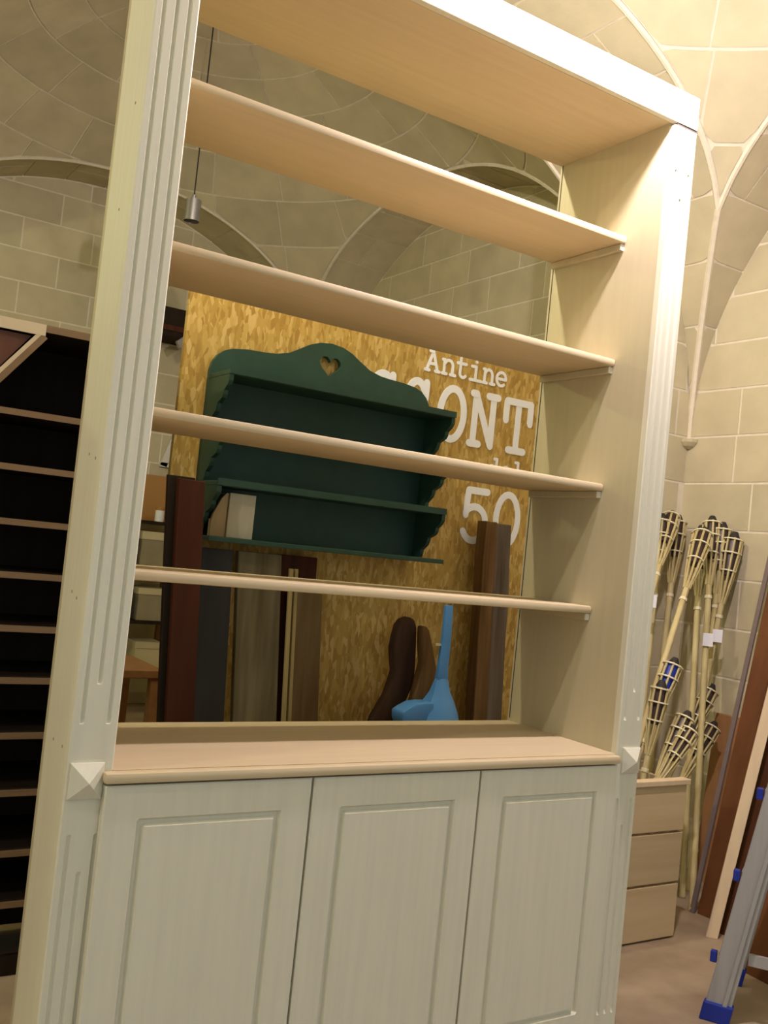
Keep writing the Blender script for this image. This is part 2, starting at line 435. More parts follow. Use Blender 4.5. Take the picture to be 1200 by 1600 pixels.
# ------------------------------------------------------------------ bookcase
WB, WP, DB = 1.63, .094, .482
ZT, ZF, ZCT = 2.814, 2.7176, .891
bk = thing('bookcase', 'tall cream bookcase with fluted pillars, open shelves and three panelled doors', 'bookcase', (.8, .24, 0))
def pillar(x0, flip):
    mb = MB()
    fx = [.020, .047, .074]; hw = .0055
    xs = [0, .003]
    for f in fx: xs += [f - hw, f - hw * .55, f, f + hw * .55, f + hw]
    xs += [WP - .003, WP]
    spans = {0: [(.16, .765), (.985, 2.58)], 1: [(.16, .69), (1.065, 2.50)], 2: [(.16, .765), (.985, 2.58)]}
    zs = {0.0, ZF - .010}
    for s in spans.values():
        for a, b in s: zs |= {a, a + .004, a + .010, b - .010, b - .004, b}
    zs = sorted(zs | {1.4, 1.8, 2.2, .4})
    def dep(x, z):
        for i, f in enumerate(fx):
            if abs(x - f) < hw - 1e-6:
                for a, b in spans[i]:
                    if a < z < b:
                        k = 1 if (a + .009 < z < b - .009) else .6
                        return .0055 * k * (1 - (abs(x - f) / hw) ** 2)
        return .003 if x in (0, WP) else 0
    X = (lambda q: x0 + q) if not flip else (lambda q: x0 + WP - q)
    vs = [(X(x), dep(x, z), z) for z in zs for x in xs]; n = len(xs)
    fs = [(j * n + i, j * n + i + 1, (j + 1) * n + i + 1, (j + 1) * n + i) for j in range(len(zs) - 1) for i in range(n - 1)]
    mb.add(vs, fs)
    a, b = x0, x0 + WP
    mb.add([(a, .003, 0), (b, .003, 0), (b, .022, 0), (a, .022, 0), (a, .003, zs[-1]), (b, .003, zs[-1]), (b, .022, zs[-1]), (a, .022, zs[-1])],
           [(3, 2, 1, 0), (4, 5, 6, 7), (1, 2, 6, 5), (2, 3, 7, 6), (3, 0, 4, 7)])
    o = build('pillar', mb, 'paint', bk)
    ox = (x0, x0 + .018) if not flip else (x0 + WP - .018, x0 + WP)
    r = MB().box(ox[0], ox[1], .0222, .183, 0, ZF - .010)
    ix = (x0 + .018, x0 + .0735) if not flip else (x0 + .0205, x0 + WP - .018)
    r.box(ix[0], ix[1], .165, .183, 0, ZF - .01)
    build('pillar_return', r, 'paint', o, bevel=.0012)
    return o
pl = pillar(0, False); pr = pillar(WB - WP, True)
for (y, z) in ((.06, 2.27), (.10, 1.53), (.05, 1.52), (.11, 1.24), (.07, 1.23), (.12, .93), (.05, .93), (.09, 2.05)):
    build('filled_nail_hole', MB().tube([(-.0004, y, z), (.001, y, z)], .0035, 8), 'card', pl)
for x0 in (.006, 1.556):
    a, b, z0, z1 = x0, x0 + .068, .836, .908
    mb = MB().add([(a, -.0002, z0), (b, -.0002, z0), (b, -.0002, z1), (a, -.0002, z1), (a, -.006, z0), (b, -.006, z0), (b, -.006, z1), (a, -.006, z1), ((a + b) / 2, -.028, (z0 + z1) / 2)],
                  [(0, 1, 2, 3), (0, 1, 5, 4), (1, 2, 6, 5), (2, 3, 7, 6), (3, 0, 4, 7), (4, 5, 8), (5, 6, 8), (6, 7, 8), (7, 4, 8)])
    build('corner_block', mb, 'paint', bk)
build('side_panel', MB().box(WP - .020, WP, .0222, DB, 0, ZF), 'sidelam', bk)
sp = build('side_panel', MB().box(WB - WP, WB - WP + .020, .0222, DB, 0, ZF), 'sidelam', bk)
build('back_groove_shade', MB().box(WB - WP - .0008, WB - WP + .001, DB - .012, DB - .0085, .90, ZF), 'gapshade', sp)  # dark strip on the panel face, painted shade of a rear groove
build('top_panel', MB().box(WP - .02, WB - WP + .02, .0202, DB, ZF + .0002, ZF + .024), 'laminate', bk)
build('fascia', MB().box(0, WB, 0, .02, ZF, ZT), 'paint', bk, bevel=.002)
for x0 in (.0, WB - WP + .012):
    build('cap_gap_shade', MB().box(x0, x0 + .082, .003, .0195, ZF - .0098, ZF - .0003), 'gapshade', bk)  # dark filler strip, painted shade for the slot under the fascia
build('top_board', MB().box(0, WB, .0202, DB, ZT - .022, ZT), 'paint', bk)
build('side_return', MB().box(WB - .02, WB, .0202, .183, ZF, ZT - .0222), 'paint', bk)
build('side_return', MB().box(0, .02, .0202, .183, ZF, ZT - .0222), 'paint', bk)
for z in (2.4093, 2.0343, 1.658, 1.2928):
    s = build('shelf', MB().box(WP + .001, WB - WP - .001, .148, .474, z - .022, z), 'laminate', bk, bevel=.006, smooth=True)
    for x0, x1 in ((WP + .0006, WP + .016), (WB - WP - .016, WB - WP - .0006)):
        build('shelf_cleat', MB().box(x0, x1, .162, .468, z - .043, z - .0225), 'sidelam', s, bevel=.002)
        build('cleat_end', MB().box(x0 + .0005, x1 - .0005, .158, .1618, z - .042, z - .0235), 'cleat', s)
ct = MB().box(WP + .001, WB - WP - .001, .0, .474, ZCT - .024, ZCT)
cto = build('countertop', ct, 'laminate', bk)
build('countertop_nosing', MB().box(.0707, 1.526, -.030, -.0002, ZCT - .0225, ZCT + .0005), 'laminate', cto, bevel=.007, smooth=True)
def door(x0, x1, z0, z1):
    mb = MB(); y = -.022
    gx = [x0 + .081, x1 - .081]; gz = [z0 + .079, z1 - .077]; g = .009
    xs = [x0, x0 + .003]; zs = [z0, z0 + .003]
    for k in gx: xs += [k - g, k - g * .35, k + g * .35, k + g]
    for k in gz: zs += [k - g, k - g * .35, k + g * .35, k + g]
    xs += [x1 - .003, x1]; zs += [z1 - .003, z1]
    def dep(x, z):
        dd = .0025 if (x in (x0, x1) or z in (z0, z1)) else 0
        inx = gx[0] - g < x < gx[1] + g; inz = gz[0] - g < z < gz[1] + g
        if inx and inz:
            dx = min(abs(x - gx[0]), abs(x - gx[1])); dz = min(abs(z - gz[0]), abs(z - gz[1]))
            q = min(dx, dz)
            if q < g * .5: return .010
        return dd
    n = len(xs)
    vs = [(x, y + dep(x, z), z) for z in zs for x in xs]
    mb.add(vs, [(j * n + i, j * n + i + 1, (j + 1) * n + i + 1, (j + 1) * n + i) for j in range(len(zs) - 1) for i in range(n - 1)])
    mb.add([(x0, y + .0025, z0), (x1, y + .0025, z0), (x1, -.0025, z0), (x0, -.0025, z0), (x0, y + .0025, z1), (x1, y + .0025, z1), (x1, -.0025, z1), (x0, -.0025, z1)],
           [(3, 2, 1, 0), (4, 5, 6, 7), (1, 2, 6, 5), (2, 3, 7, 6), (3, 0, 4, 7)])
    return build('cabinet_door', mb, 'paint', bk)
for a, b in ((.0755, .5495), (.5555, 1.0340), (1.0402, 1.5225)): door(a, b, .12, .864)
build('front_rail_gap_shade', MB().box(WP + .001, WB - WP - .001, .002, .02, .12, .866), 'gapshade', bk)  # coloured dark so the gaps between the doors look shaded
build('cabinet_back', MB().box(WP + .001, WB - WP - .001, .462, .474, .02, .866), 'paint', bk)
build('plinth', MB().box(WP + .001, WB - WP - .001, .03, .05, 0, .118), 'paint', bk)

# ------------------------------------------------------------------ strand board with painted lettering
OX0, OX1, OY, OZ = .577, 2.46, 1.20, 2.245
ob = thing('strand_board_partition', 'yellow strand board partition behind the bookcase painted with white sale lettering', 'board', (1.5, OY, 0))
build('strand_board', MB().prism([(.64, 0), (OX1, 0), (OX1, OZ), (OX0, OZ), (OX0, 1.53), (.64, 1.53)], (0, OY, 0), (1, 0, 0), (0, 0, 1), (0, .022, 0)), 'osb', ob)
def arcp(cx, cy, rx, ry, a0, a1, n=14):
    return [(cx + rx * math.cos(math.radians(a0 + (a1 - a0) * i / n)), cy + ry * math.sin(math.radians(a0 + (a1 - a0) * i / n))) for i in range(n + 1)]
GL = {   # monoline slab-serif strokes in a box 0..1 x 0..1
    'A': [[(.12, 0), (.5, 1), (.88, 0)], [(.28, .36), (.72, .36)], [(0, 0), (.30, 0)], [(.70, 0), (1, 0)], [(.25, 1), (.5, 1)]],
    'n': [[(.15, 0), (.15, .72)], [(0, .72), (.15, .72)], arcp(.47, .42, .32, .31, 160, 0) + [(.79, 0)], [(0, 0), (.34, 0)], [(.62, 0), (1, 0)]],
    't': [[(.35, 1), (.35, .2)] + arcp(.60, .2, .25, .2, 180, 330), [(.08, .72), (.82, .72)]],
    'i': [[(.15, .72), (.5, .72), (.5, 0)], [(.05, 0), (.95, 0)], [(.47, .98), (.52, .98)]],
    'e': [[(.08, .38), (.92, .38)] + arcp(.5, .38, .42, .36, 0, 310, 22)],
    'S': [arcp(.5, .74, .40, .26, 35, 270) + arcp(.5, .24, .42, .24, 90, -150)[1:], [(.9, 1), (.9, .72)], [(.08, 0), (.08, .28)]],
    'C': [arcp(.52, .5, .45, .5, 45, 315, 24), [(.92, 1.0), (.92, .70)]],
    'O': [arcp(.5, .5, .45, .5, 0, 360, 30)],
    'N': [[(.14, 0), (.14, 1), (.84, 0), (.84, 1)], [(0, 0), (.36, 0)], [(0, 1), (.14, 1)], [(.62, 1), (1, 1)]],
    'T': [[(.5, 0), (.5, 1)], [(.02, .60), (.02, 1), (.98, 1), (.98, .60)], [(.2, 0), (.8, 0)]],
    'd': [arcp(.42, .36, .36, .36, 0, 360, 20), [(.55, 1), (.80, 1), (.80, 0), (.98, 0)]],
    'l': [[(.15, 1), (.5, 1), (.5, 0)], [(.05, 0), (.95, 0)]],
    '5': [[(.90, 1), (.16, 1), (.12, .50)] + arcp(.46, .34, .46, .34, 140, -150, 18)],
    '0': [arcp(.5, .5, .46, .5, 0, 360, 30)],
}
def letter(ch, x0, x1, z0, z1, w):
    mb = MB(); yb, yf = OY - .0003, OY - .0016
    k = 0
    pieces = []
    for st in GL[ch]:      # split strokes at sharp corners so that joints stay round
        st = [q for i, q in enumerate(st) if i == 0 or math.dist(q, st[i - 1]) > 1e-5]
        cur = [st[0]]
        for i in range(1, len(st)):
            cur.append(st[i])
            if i < len(st) - 1:
                a = Vector(st[i]) - Vector(st[i - 1]); b = Vector(st[i + 1]) - Vector(st[i])
                if a.length > 1e-6 and b.length > 1e-6 and a.angle(b) > .6: pieces.append(cur); cur = [st[i]]
        pieces.append(cur)
    for st in pieces:
        P = [Vector((x0 + a * (x1 - x0), z0 + b * (z1 - z0))) for a, b in st]
        yk = yf - k * .0003; k += 1
        closed = (P[0] - P[-1]).length < 1e-6 and len(P) > 8
        L, R = [], []
        m = len(P)
        for i in range(m):
            if closed: d0 = P[i] - P[i - 1 if i else m - 2]; d1 = P[(i + 1) if i < m - 1 else 1] - P[i]
            else: d0 = P[i] - P[i - 1] if i else P[1] - P[0]; d1 = P[i + 1] - P[i] if i < m - 1 else P[i] - P[i - 1]
            a, b = d0.normalized(), d1.normalized(); t = (a + b)
            t = t.normalized() if t.length > 1e-4 else b
            nn = Vector((-t.y, t.x)); sc = min(2.2, 1 / max(.3, nn.dot(Vector((-a.y, a.x)))))
            L.append(P[i] + nn * w / 2 * sc); R.append(P[i] - nn * w / 2 * sc)
        if closed: ring = None
        else:
            def cap(c, a0): return [c + Vector((math.cos(a0 + math.pi * q / 6), math.sin(a0 + math.pi * q / 6))) * w / 2 for q in range(1, 6)]
            de = P[-1] - P[-2]; ds = P[1] - P[0]
            ring = [('e', cap(P[-1], math.atan2(de.y, de.x) - math.pi / 2), R[-1], L[-1]), ('s', cap(P[0], math.atan2(ds.y, ds.x) + math.pi / 2), L[0], R[0])]
        vs = [(q.x, yk, q.y) for q in L] + [(q.x, yk, q.y) for q in R]
        vs += [(q.x, yb, q.y) for q in L] + [(q.x, yb, q.y) for q in R]
        fs = []
        for i in range(m - 1):
            fs += [(i, i + 1, m + i + 1, m + i), (2 * m + i, 2 * m + i + 1, i + 1, i), (m + i, m + i + 1, 3 * m + i + 1, 3 * m + i)]
        mb.add(vs, fs)
        for _, arc_, a, b in (ring or []):
            loop = [a] + arc_ + [b]
            mb.add([(q.x, yk, q.y) for q in loop], [tuple(range(len(loop)))])
    me = build('letter', mb, 'letter', ob); return me
for ch, x0, x1 in (('A', 1.558, 1.627), ('n', 1.640, 1.705), ('t', 1.708, 1.768), ('i', 1.776, 1.840), ('n', 1.846, 1.906), ('e', 1.913, 1.970)):
    letter(ch, x0, x1, 2.118, 2.194, .0125)
for ch, x0, x1 in (('S', 1.322, 1.426), ('C', 1.476, 1.584), ('O', 1.645, 1.775), ('N', 1.806, 1.936), ('T', 1.983, 2.118)):
    letter(ch, x0, x1, 1.864, 2.066, .030)
for ch, x0, x1 in (('d', 1.915, 1.972), ('e', 1.985, 2.040), ('l', 2.052, 2.098)):
    letter(ch, x0, x1, 1.716, 1.816, .0125)
letter('5', 1.812, 1.942, 1.472, 1.675, .029); letter('0', 1.980, 2.106, 1.472, 1.678, .029)

# ------------------------------------------------------------------ green wall rack hung on the strand board
RX0, RX1, RYF, RYB = .667, 1.585, 1.00, 1.172
rk = thing('plate_rack', 'dark green wall rack with scalloped crest, heart cut-out and shelves', 'rack', ((RX0 + RX1) / 2, RYB, 1.37))
crest = [(0, 1.383), (0, 1.945), (.007, 1.975), (.022, 2.0), (.045, 2.020), (.075, 2.032), (.13, 2.040), (.20, 2.043), (.24, 2.047), (.29, 2.060), (.335, 2.085), (.37, 2.106), (.41, 2.121), (.459, 2.127)]
half = (RX1 - RX0) / 2
outl = crest + [(2 * half - a, b) for a, b in reversed(crest[:-1])]
heart = []
for i in range(28):
    t = 2 * math.pi * i / 28
    heart.append((half + .0029 * 16 * math.sin(t) ** 3 * .95, 2.044 + .0027 * (13 * math.cos(t) - 5 * math.cos(2 * t) - 2 * math.cos(3 * t) - math.cos(4 * t))))
cu = bpy.data.curves.new('tmp', 'CURVE'); cu.dimensions = '2D'; cu.fill_mode = 'BOTH'; cu.extrude = .010
for ring in (outl, heart):
    sp_ = cu.splines.new('POLY'); sp_.points.add(len(ring) - 1); sp_.use_cyclic_u = True
    for q, (a, b) in zip(sp_.points, ring): q.co = (a, b, 0, 1)
tmp = bpy.data.objects.new('tmp', cu); C.objects.link(tmp)
me = bpy.data.meshes.new_from_object(tmp.evaluated_get(bpy.context.evaluated_depsgraph_get()))
bpy.data.objects.remove(tmp)
me.name = 'back_board'
org = wloc(rk)
for v in me.vertices:
    a, b, d = v.co; v.co = (RX0 + a - org.x, RYB + .012 + d - org.y, b - org.z)
me.materials.clear(); me.materials.append(M['green'])
link('back_board', me, rk)
RZ = (1.930, 1.7475, 1.565, 1.383)
for i, z in enumerate(RZ):
    x0, x1 = (RX0, RX1) if i < 3 else (RX0 - .012, RX1 + .010)
    s = build('shelf', MB().box(x0, x1, RYF - (.004 if i == 3 else 0), RYB + .0015, z - .016, z), 'green', rk, bevel=.002)
    if i < 3: build('front_lip', MB().box(x0, x1, RYF - .006, RYF - .0003, z - .014, z + .008), 'green', s)
dd = RYB - RYF
for i in range(3):
    zt, zb = RZ[i] - .0165, RZ[i + 1] + .0005
    h = zt - zb
    # scalloped front edge: deep at the top, cut back in three steps towards the bottom
    pr_ = [(0, 1), (0, .88), (.05, .80), (.13, .74), (.19, .70), (.20, .62), (.25, .55), (.36, .50), (.46, .46), (.48, .38), (.52, .30), (.60, .24), (.68, .18), (.70, .08), (.74, 0)]
    poly = [(RYF + a * dd, zb + b * h) for a, b in pr_] + [(RYB + .0015, zb), (RYB + .0015, zt)]
    for x in (RX0, RX1 - .016):
        build('side_bracket', MB().prism(poly, (x, 0, 0), (0, 1, 0), (0, 0, 1), (.016, 0, 0)), 'green', rk)
# whitewashed box left on the rack's lowest shelf
bx_ = thing('wooden_box', 'small whitewashed wooden box with a tan side on the green rack', 'box', (.76, 1.06, 1.3835))
build('front_panel', MB().box(.738, .832, 1.050, 1.058, 1.384, 1.532), 'whitewash', bx_, bevel=.001)
build('back_panel', MB().box(.738, .832, 1.150, 1.158, 1.384, 1.532), 'whitewash', bx_)
build('side_panel', MB().prism([(1.0584, 1.384), (1.1496, 1.384), (1.1496, 1.528), (1.0584, 1.528)], (.738, 0, 0), (0, 1, 0), (0, 0, 1), (.007, 0, 0)), 'tanwood', bx_)
build('side_panel', MB().box(.825, .832, 1.0584, 1.1496, 1.384, 1.528), 'tanwood', bx_)
dsc = thing('wooden_offcut', 'tan wooden offcut with a rounded corner leaning inside the green rack', 'offcut', (.71, 1.12, 1.3835))
pl_ = [(0, 0), (.052, 0), (.052, .146), (.046, .146), (.030, .128), (.014, .095), (.004, .072), (0, .05)]
build('face', MB().prism(pl_, (.684, 1.060, 1.384), (1, 0, 0), (0, 0, 1), (0, .012, 0)), 'tanwood', dsc)
build('pale_edge', MB().box(.684, .696, 1.0735, 1.082, 1.384, 1.44), 'whitewash', dsc)

# ------------------------------------------------------------------ boards leaning on the strand board
def board(name, label, cat, x0, x1, xt0, xt1, ztop, yb, yt, thick, mat, group=None, edge=None):
    """plank standing on the floor at yb, leaning back to yt at its top"""
    mb = MB().add([(x0, yb, 0), (x1, yb, 0), (x1, yb + thick, 0), (x0, yb + thick, 0), (xt0, yt, ztop), (xt1, yt, ztop), (xt1, yt + thick, ztop), (xt0, yt + thick, ztop)],
                  [(3, 2, 1, 0), (4, 5, 6, 7), (0, 1, 5, 4), (1, 2, 6, 5), (2, 3, 7, 6), (3, 0, 4, 7)])
    o = build(name, mb, mat, None, ((x0 + x1) / 2, yb, 0), bevel=.002)
    return tag(o, label, cat, group)
G = 'boards leaning on the strand board'
board('mahogany_board', 'dark red mahogany board standing against the left edge of the strand board', 'board', .595, .69, .525, .612, 1.553, .90, .968, .024, 'mahogany', G)
board('dark_walnut_board', 'very dark board standing just behind the left edge of the mahogany board', 'board', .59, .68, .500, .59, 1.562, .93, 1.0, .02, 'darkwood', G)
board('grey_board', 'dark grey board standing just right of the mahogany board', 'board', .735, .825, .655, .775, 1.343, 1.00, 1.06, .022, 'greyboard', G)
board('pale_plank', 'wide old pale plank with dark knots standing under the green rack', 'plank', .870, 1.030, .793, .955, 1.343, .985, 1.058, .026, 'oldpale', G)
board('dark_offcut_board', 'short dark red-brown board standing behind the knotty plank', 'board', 1.035, 1.185, .99, 1.145, 1.343, 1.12, 1.15, .018, 'mahogany', G)
board('thin_strip', 'left of the two thin pale wooden strips under the green rack', 'strip', 1.03, 1.045, .967, .981, 1.30, .975, 1.010, .013, 'strip', G)
board('thin_strip', 'right of the two thin pale wooden strips under the green rack', 'strip', 1.058, 1.072, .992, 1.005, 1.30, .985, 1.020, .013, 'strip', G)
board('knotty_plank', 'old brown knotty plank right of the two thin strips', 'plank', 1.10, 1.215, 1.022, 1.143, 1.24, 1.04, 1.085, .024, 'oldbrown', G)
def beam(label, x0, x1, xt0, xt1, ztop, y0, mat, seed):
    rnd = random.Random(seed); mb = MB(); n = 10; vs = []; fs = []
    for i in range(n + 1):
        t = i / n; a, b = x0 + (xt0 - x0) * t, x1 + (xt1 - x1) * t; y = y0 + .045 * t
        j = lambda: rnd.uniform(-.004, .004)
        z = ztop * t
        vs += [(a + j(), y + j(), z), (b + j(), y + j(), z), (b + j(), y + .06 + j(), z), (a + j(), y + .06 + j(), z)]
    for i in range(n):
        for k in range(4): fs.append((i * 4 + k, i * 4 + (k + 1) % 4, i * 4 + 4 + (k + 1) % 4, i * 4 + 4 + k))
    fs += [(3, 2, 1, 0), (n * 4, n * 4 + 1, n * 4 + 2, n * 4 + 3)]
    mb.add(vs, fs)
    o = build('old_beam', mb, mat, None, ((x0 + x1) / 2, y0, 0), bevel=.004)
    tag(o, label, 'beam', 'old beams beside the lettering')
beam('weathered brown beam standing in front of the painted number', 1.875, 1.962, 1.848, 1.901, 1.553, 1.04, 'beam', 1)
beam('weathered greyish beam standing close to the right end of the strand board', 1.966, 2.05, 1.905, 1.985, 1.550, 1.05, 'beamgrey', 2)
def slab(name, label, cat, pts, y, d, mat, group, lean=0):
    mb = MB().prism([(a, b) for a, b in pts], (0, y, 0), (1, 0, 0), (0, 0, 1), (0, d, 0))
    o = build(name, mb, mat, None, (pts[0][0], y, 0), bevel=.008, smooth=True)
    return tag(o, label, cat, group)
slab('old_wooden_arm', 'left and taller of the two dark old wooden arms leaning together', 'wood', [(1.34, 0), (1.45, 0), (1.47, .6), (1.531, .778), (1.585, .908), (1.581, 1.009), (1.572, 1.115), (1.558, 1.146), (1.535, 1.156), (1.505, 1.145), (1.488, 1.121), (1.480, 1.08), (1.475, 1.035), (1.482, .99), (1.492, .949), (1.469, .863), (1.42, .778), (1.36, .5)], 1.09, .045, 'darkold', 'old wooden arms')
slab('old_wooden_arm', 'right of the two dark old wooden arms, beside the blue dustpan', 'wood', [(1.46, 0), (1.56, 0), (1.60, .6), (1.615, .781), (1.626, .854), (1.641, .912), (1.643, .97), (1.614, 1.057), (1.592, 1.115), (1.580, 1.128), (1.560, 1.128), (1.566, 1.06), (1.578, .99), (1.560, .889), (1.545, .82), (1.530, .7), (1.48, .4)], 1.035, .045, 'beam', 'old wooden arms')
# crate behind the bookcase that carries the blue dustpan
cr = thing('storage_crate', 'slatted crate behind the bookcase under the blue dustpan', 'crate', (1.56, .86, 0))
for k in range(4):
    z0 = .01 + k * .19
    build('slat', MB().box(1.38, 1.74, .70, .715, z0, z0 + .165), 'oldbrown', cr)
    build('slat', MB().box(1.38, 1.74, 1.005, 1.02, z0, z0 + .165), 'oldbrown', cr)
for x in (1.38, 1.70):
    build('end_panel', MB().box(x, x + .04, .7155, 1.0045, 0, .745), 'oldbrown', cr)
build('lid', MB().box(1.37, 1.75, .695, 1.025, .7455, .762), 'oldbrown', cr)
dp = thing('dustpan', 'bright blue plastic dustpan with an upright handle behind the bottom shelf', 'dustpan', (1.6, .95, .7625))
hm = MB(); vs = []; fs = []
for (x, z, hw_, hd) in ((1.604, 1.218, .017, .008), (1.607, 1.10, .019, .009), (1.604, .99, .021, .010), (1.604, .945, .024, .012)):
    vs += [(x - hw_, .95 - hd, z), (x + hw_, .95 - hd, z), (x + hw_, .95 + hd, z), (x - hw_, .95 + hd, z)]
for i in range(3):
    for k in range(4): fs.append((i * 4 + k, i * 4 + (k + 1) % 4, i * 4 + 4 + (k + 1) % 4, i * 4 + 4 + k))
fs += [(0, 1, 2, 3), (15, 14, 13, 12)]
build('handle', hm.add(vs, fs), 'blue', dp, bevel=.004, smooth=True)
hb = MB(); vs = []; fs = []
for (xa, xb, z, hd) in ((1.580, 1.629, .948, .013), (1.566, 1.640, .90, .03), (1.548, 1.655, .866, .05), (1.52, 1.668, .825, .075), (1.515, 1.680, .763, .09)):
    n = 12
    for k in range(n):
        a = 2 * math.pi * k / n; cx = (xa + xb) / 2
        vs.append((cx + (xb - xa) / 2 * max(-1, min(1, 1.15 * math.cos(a))), .95 + hd * math.sin(a), z))
for i in range(4):
    for k in range(12): fs.append((i * 12 + k, i * 12 + (k + 1) % 12, i * 12 + 12 + (k + 1) % 12, i * 12 + 12 + k))
fs += [tuple(range(12)), tuple(range(59, 47, -1))]
build('pan_body', hb.add(vs, fs), 'blue', dp, smooth=True)
lip = [(1.53, .764), (1.44, .768), (1.422, .800), (1.418, .832), (1.445, .848), (1.476, .862), (1.51, .866), (1.552, .866)]
build('pan_lip', MB().prism(lip, (0, .905, 0), (1, 0, 0), (0, 0, 1), (0, .08, 0)), 'blue', dp, bevel=.008, smooth=True)
build('hanging_hook', MB().box(1.566, 1.5865, .946, .954, 1.068, 1.076), 'cream', dp)

# ------------------------------------------------------------------ dark shelving unit on the left
UX0, UX1, UY0, UY1 = -.62, .43, 1.09, 1.46
un = thing('shelving_unit', 'dark brown shelving unit with tan front edges left of the bookcase', 'shelf', (-.1, 1.28, 0))
UT = 1.965; TH = .022
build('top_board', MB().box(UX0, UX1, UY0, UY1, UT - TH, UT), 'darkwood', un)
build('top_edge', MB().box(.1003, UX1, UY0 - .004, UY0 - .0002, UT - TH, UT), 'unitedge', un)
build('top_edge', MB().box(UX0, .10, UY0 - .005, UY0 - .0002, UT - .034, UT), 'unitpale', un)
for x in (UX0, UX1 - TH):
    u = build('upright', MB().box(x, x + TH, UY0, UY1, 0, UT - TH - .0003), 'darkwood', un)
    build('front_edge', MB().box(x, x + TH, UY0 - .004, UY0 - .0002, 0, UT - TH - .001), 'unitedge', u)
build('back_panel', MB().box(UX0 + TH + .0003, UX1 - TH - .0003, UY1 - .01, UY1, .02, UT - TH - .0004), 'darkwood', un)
d0, d1 = Vector((.092, 0, 1.936)), Vector((-.56, 0, 1.085))
t = (d1 - d0).normalized(); nn = Vector((-t.z, 0, t.x))
if nn.x < 0: nn = -nn
dv = build('diagonal_divider', MB().obox(d0 + Vector((0, UY0 + .001, 0)), d1 - d0, nn * .019, (0, .30, 0)), 'darkwood', un)
build('front_edge', MB().obox(d0 + Vector((0, UY0 - .0045, 0)), d1 - d0, nn * .019, (0, .0050, 0)), 'unitedge', dv)
build('front_edge', MB().obox(d0 - nn * .0125 + Vector((0, UY0 - .0045, 0)), d1 - d0, nn * .012, (0, .0050, 0)), 'unitpale', dv)
build('door_panel', MB().prism([(UX0 + TH + .001, 1.06), (d1.x - .02, 1.06), (.065, 1.928), (UX0 + TH + .001, 1.928)], (0, UY0 + .02, 0), (1, 0, 0), (0, 0, 1), (0, .012, 0)), 'redpanel', un)
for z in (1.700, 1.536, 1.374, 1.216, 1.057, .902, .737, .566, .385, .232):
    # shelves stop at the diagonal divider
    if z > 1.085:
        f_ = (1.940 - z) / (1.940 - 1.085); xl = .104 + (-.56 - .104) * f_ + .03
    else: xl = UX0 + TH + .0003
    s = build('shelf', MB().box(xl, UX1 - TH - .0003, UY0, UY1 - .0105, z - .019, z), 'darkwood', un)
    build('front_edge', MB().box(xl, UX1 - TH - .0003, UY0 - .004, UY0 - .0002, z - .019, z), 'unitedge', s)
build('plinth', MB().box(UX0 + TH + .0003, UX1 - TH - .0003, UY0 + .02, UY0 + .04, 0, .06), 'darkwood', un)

# ------------------------------------------------------------------ things deep in the room seen left of the strand board
tb = thing('side_table', 'low brown wooden table seen through the bookcase at lower left', 'table', (.8, 2.6, 0))
build('table_top', MB().box(.40, 1.06, 2.30, 2.80, .715, .75), 'tablewood', tb, bevel=.003)
for x in (.41, 1.00):
    for y in (2.31, 2.74):
        build('leg', MB().box(x, x + .05, y, y + .05, 0, .7148), 'tablewood', tb, bevel=.003)
build('apron', MB().box(.4605, .9995, 2.76, 2.78, .60, .7148), 'darkwood', tb)
st = thing('storage_shelves', 'brown storage rack with amber backboard deep in the room', 'shelf', (1.9, 5.3, 0))
SX0, SX1 = 1.35, 2.20
for x in (SX0, SX1 - .05):
    for y in (5.10, 5.46):
        build('post', MB().box(x, x + .05, y, y + .04, 0, 1.84), 'tablewood', st)
build('backboard', MB().box(SX0 + .051, SX1 - .051, 5.47, 5.49, 1.44, 1.80), 'amber', st)
SZ = (.30, .70, 1.06, 1.44)
for z in SZ: build('shelf_board', MB().box(SX0 + .0505, SX1 - .0505, 5.08, 5.4595, z - .025, z), 'darkwood', st)
def carton(x0, x1, y0, y1, z0, h, label, mat, lid='cream'):
    t = thing('storage_box', label, 'box', ((x0 + x1) / 2, (y0 + y1) / 2, z0), 'boxes on the storage rack')
    build('box_body', MB().box(x0, x1, y0, y1, z0 + .0005, z0 + h * .8), mat, t)
    build('box_lid', MB().box(x0 - .006, x1 + .006, y0 - .006, y1 + .006, z0 + h * .8 + .0003, z0 + h), lid, t)
carton(1.84, 2.09, 5.12, 5.38, 1.06, .30, 'grey box with cream lid on the rack, below the two white jars', 'card')
carton(1.52, 1.78, 5.12, 5.38, 1.06, .26, 'grey box with cream lid left of the box below the two white jars', 'card')
carton(1.86, 2.09, 5.12, 5.38, .70, .24, 'cream-lidded grey box in the middle of the storage rack', 'card')
carton(1.50, 1.80, 5.12, 5.38, .70, .20, 'low cream box left of the middle grey box on the rack', 'cream')
carton(1.88, 2.08, 5.12, 5.36, .30, .24, 'cream box on the lowest shelf of the storage rack', 'cream')
for x, lb in ((1.97, 'left of the two small white jars on the storage rack'), (2.07, 'right of the two small white jars on the storage rack')):
    t = thing('white_jar', lb, 'jar', (x, 5.18, 1.44), 'white jars')
    build('jar_body', MB().tube([(x, 5.18, 1.4403), (x, 5.18, 1.525)], .033, 14), 'paper', t, smooth=True)
    build('jar_lid', MB().tube([(x, 5.18, 1.5253), (x, 5.18, 1.55)], .035, 14), 'amber', t, smooth=True)
cb = thing('wall_cabinet', 'dark brown cabinet hung high on the stone back wall', 'cabinet', (1.9, 5.4, 2.86))
build('cabinet_body', MB().box(1.45, 2.30, 5.26, 5.59, 2.86, 3.08), 'darkwood', cb, bevel=.004)
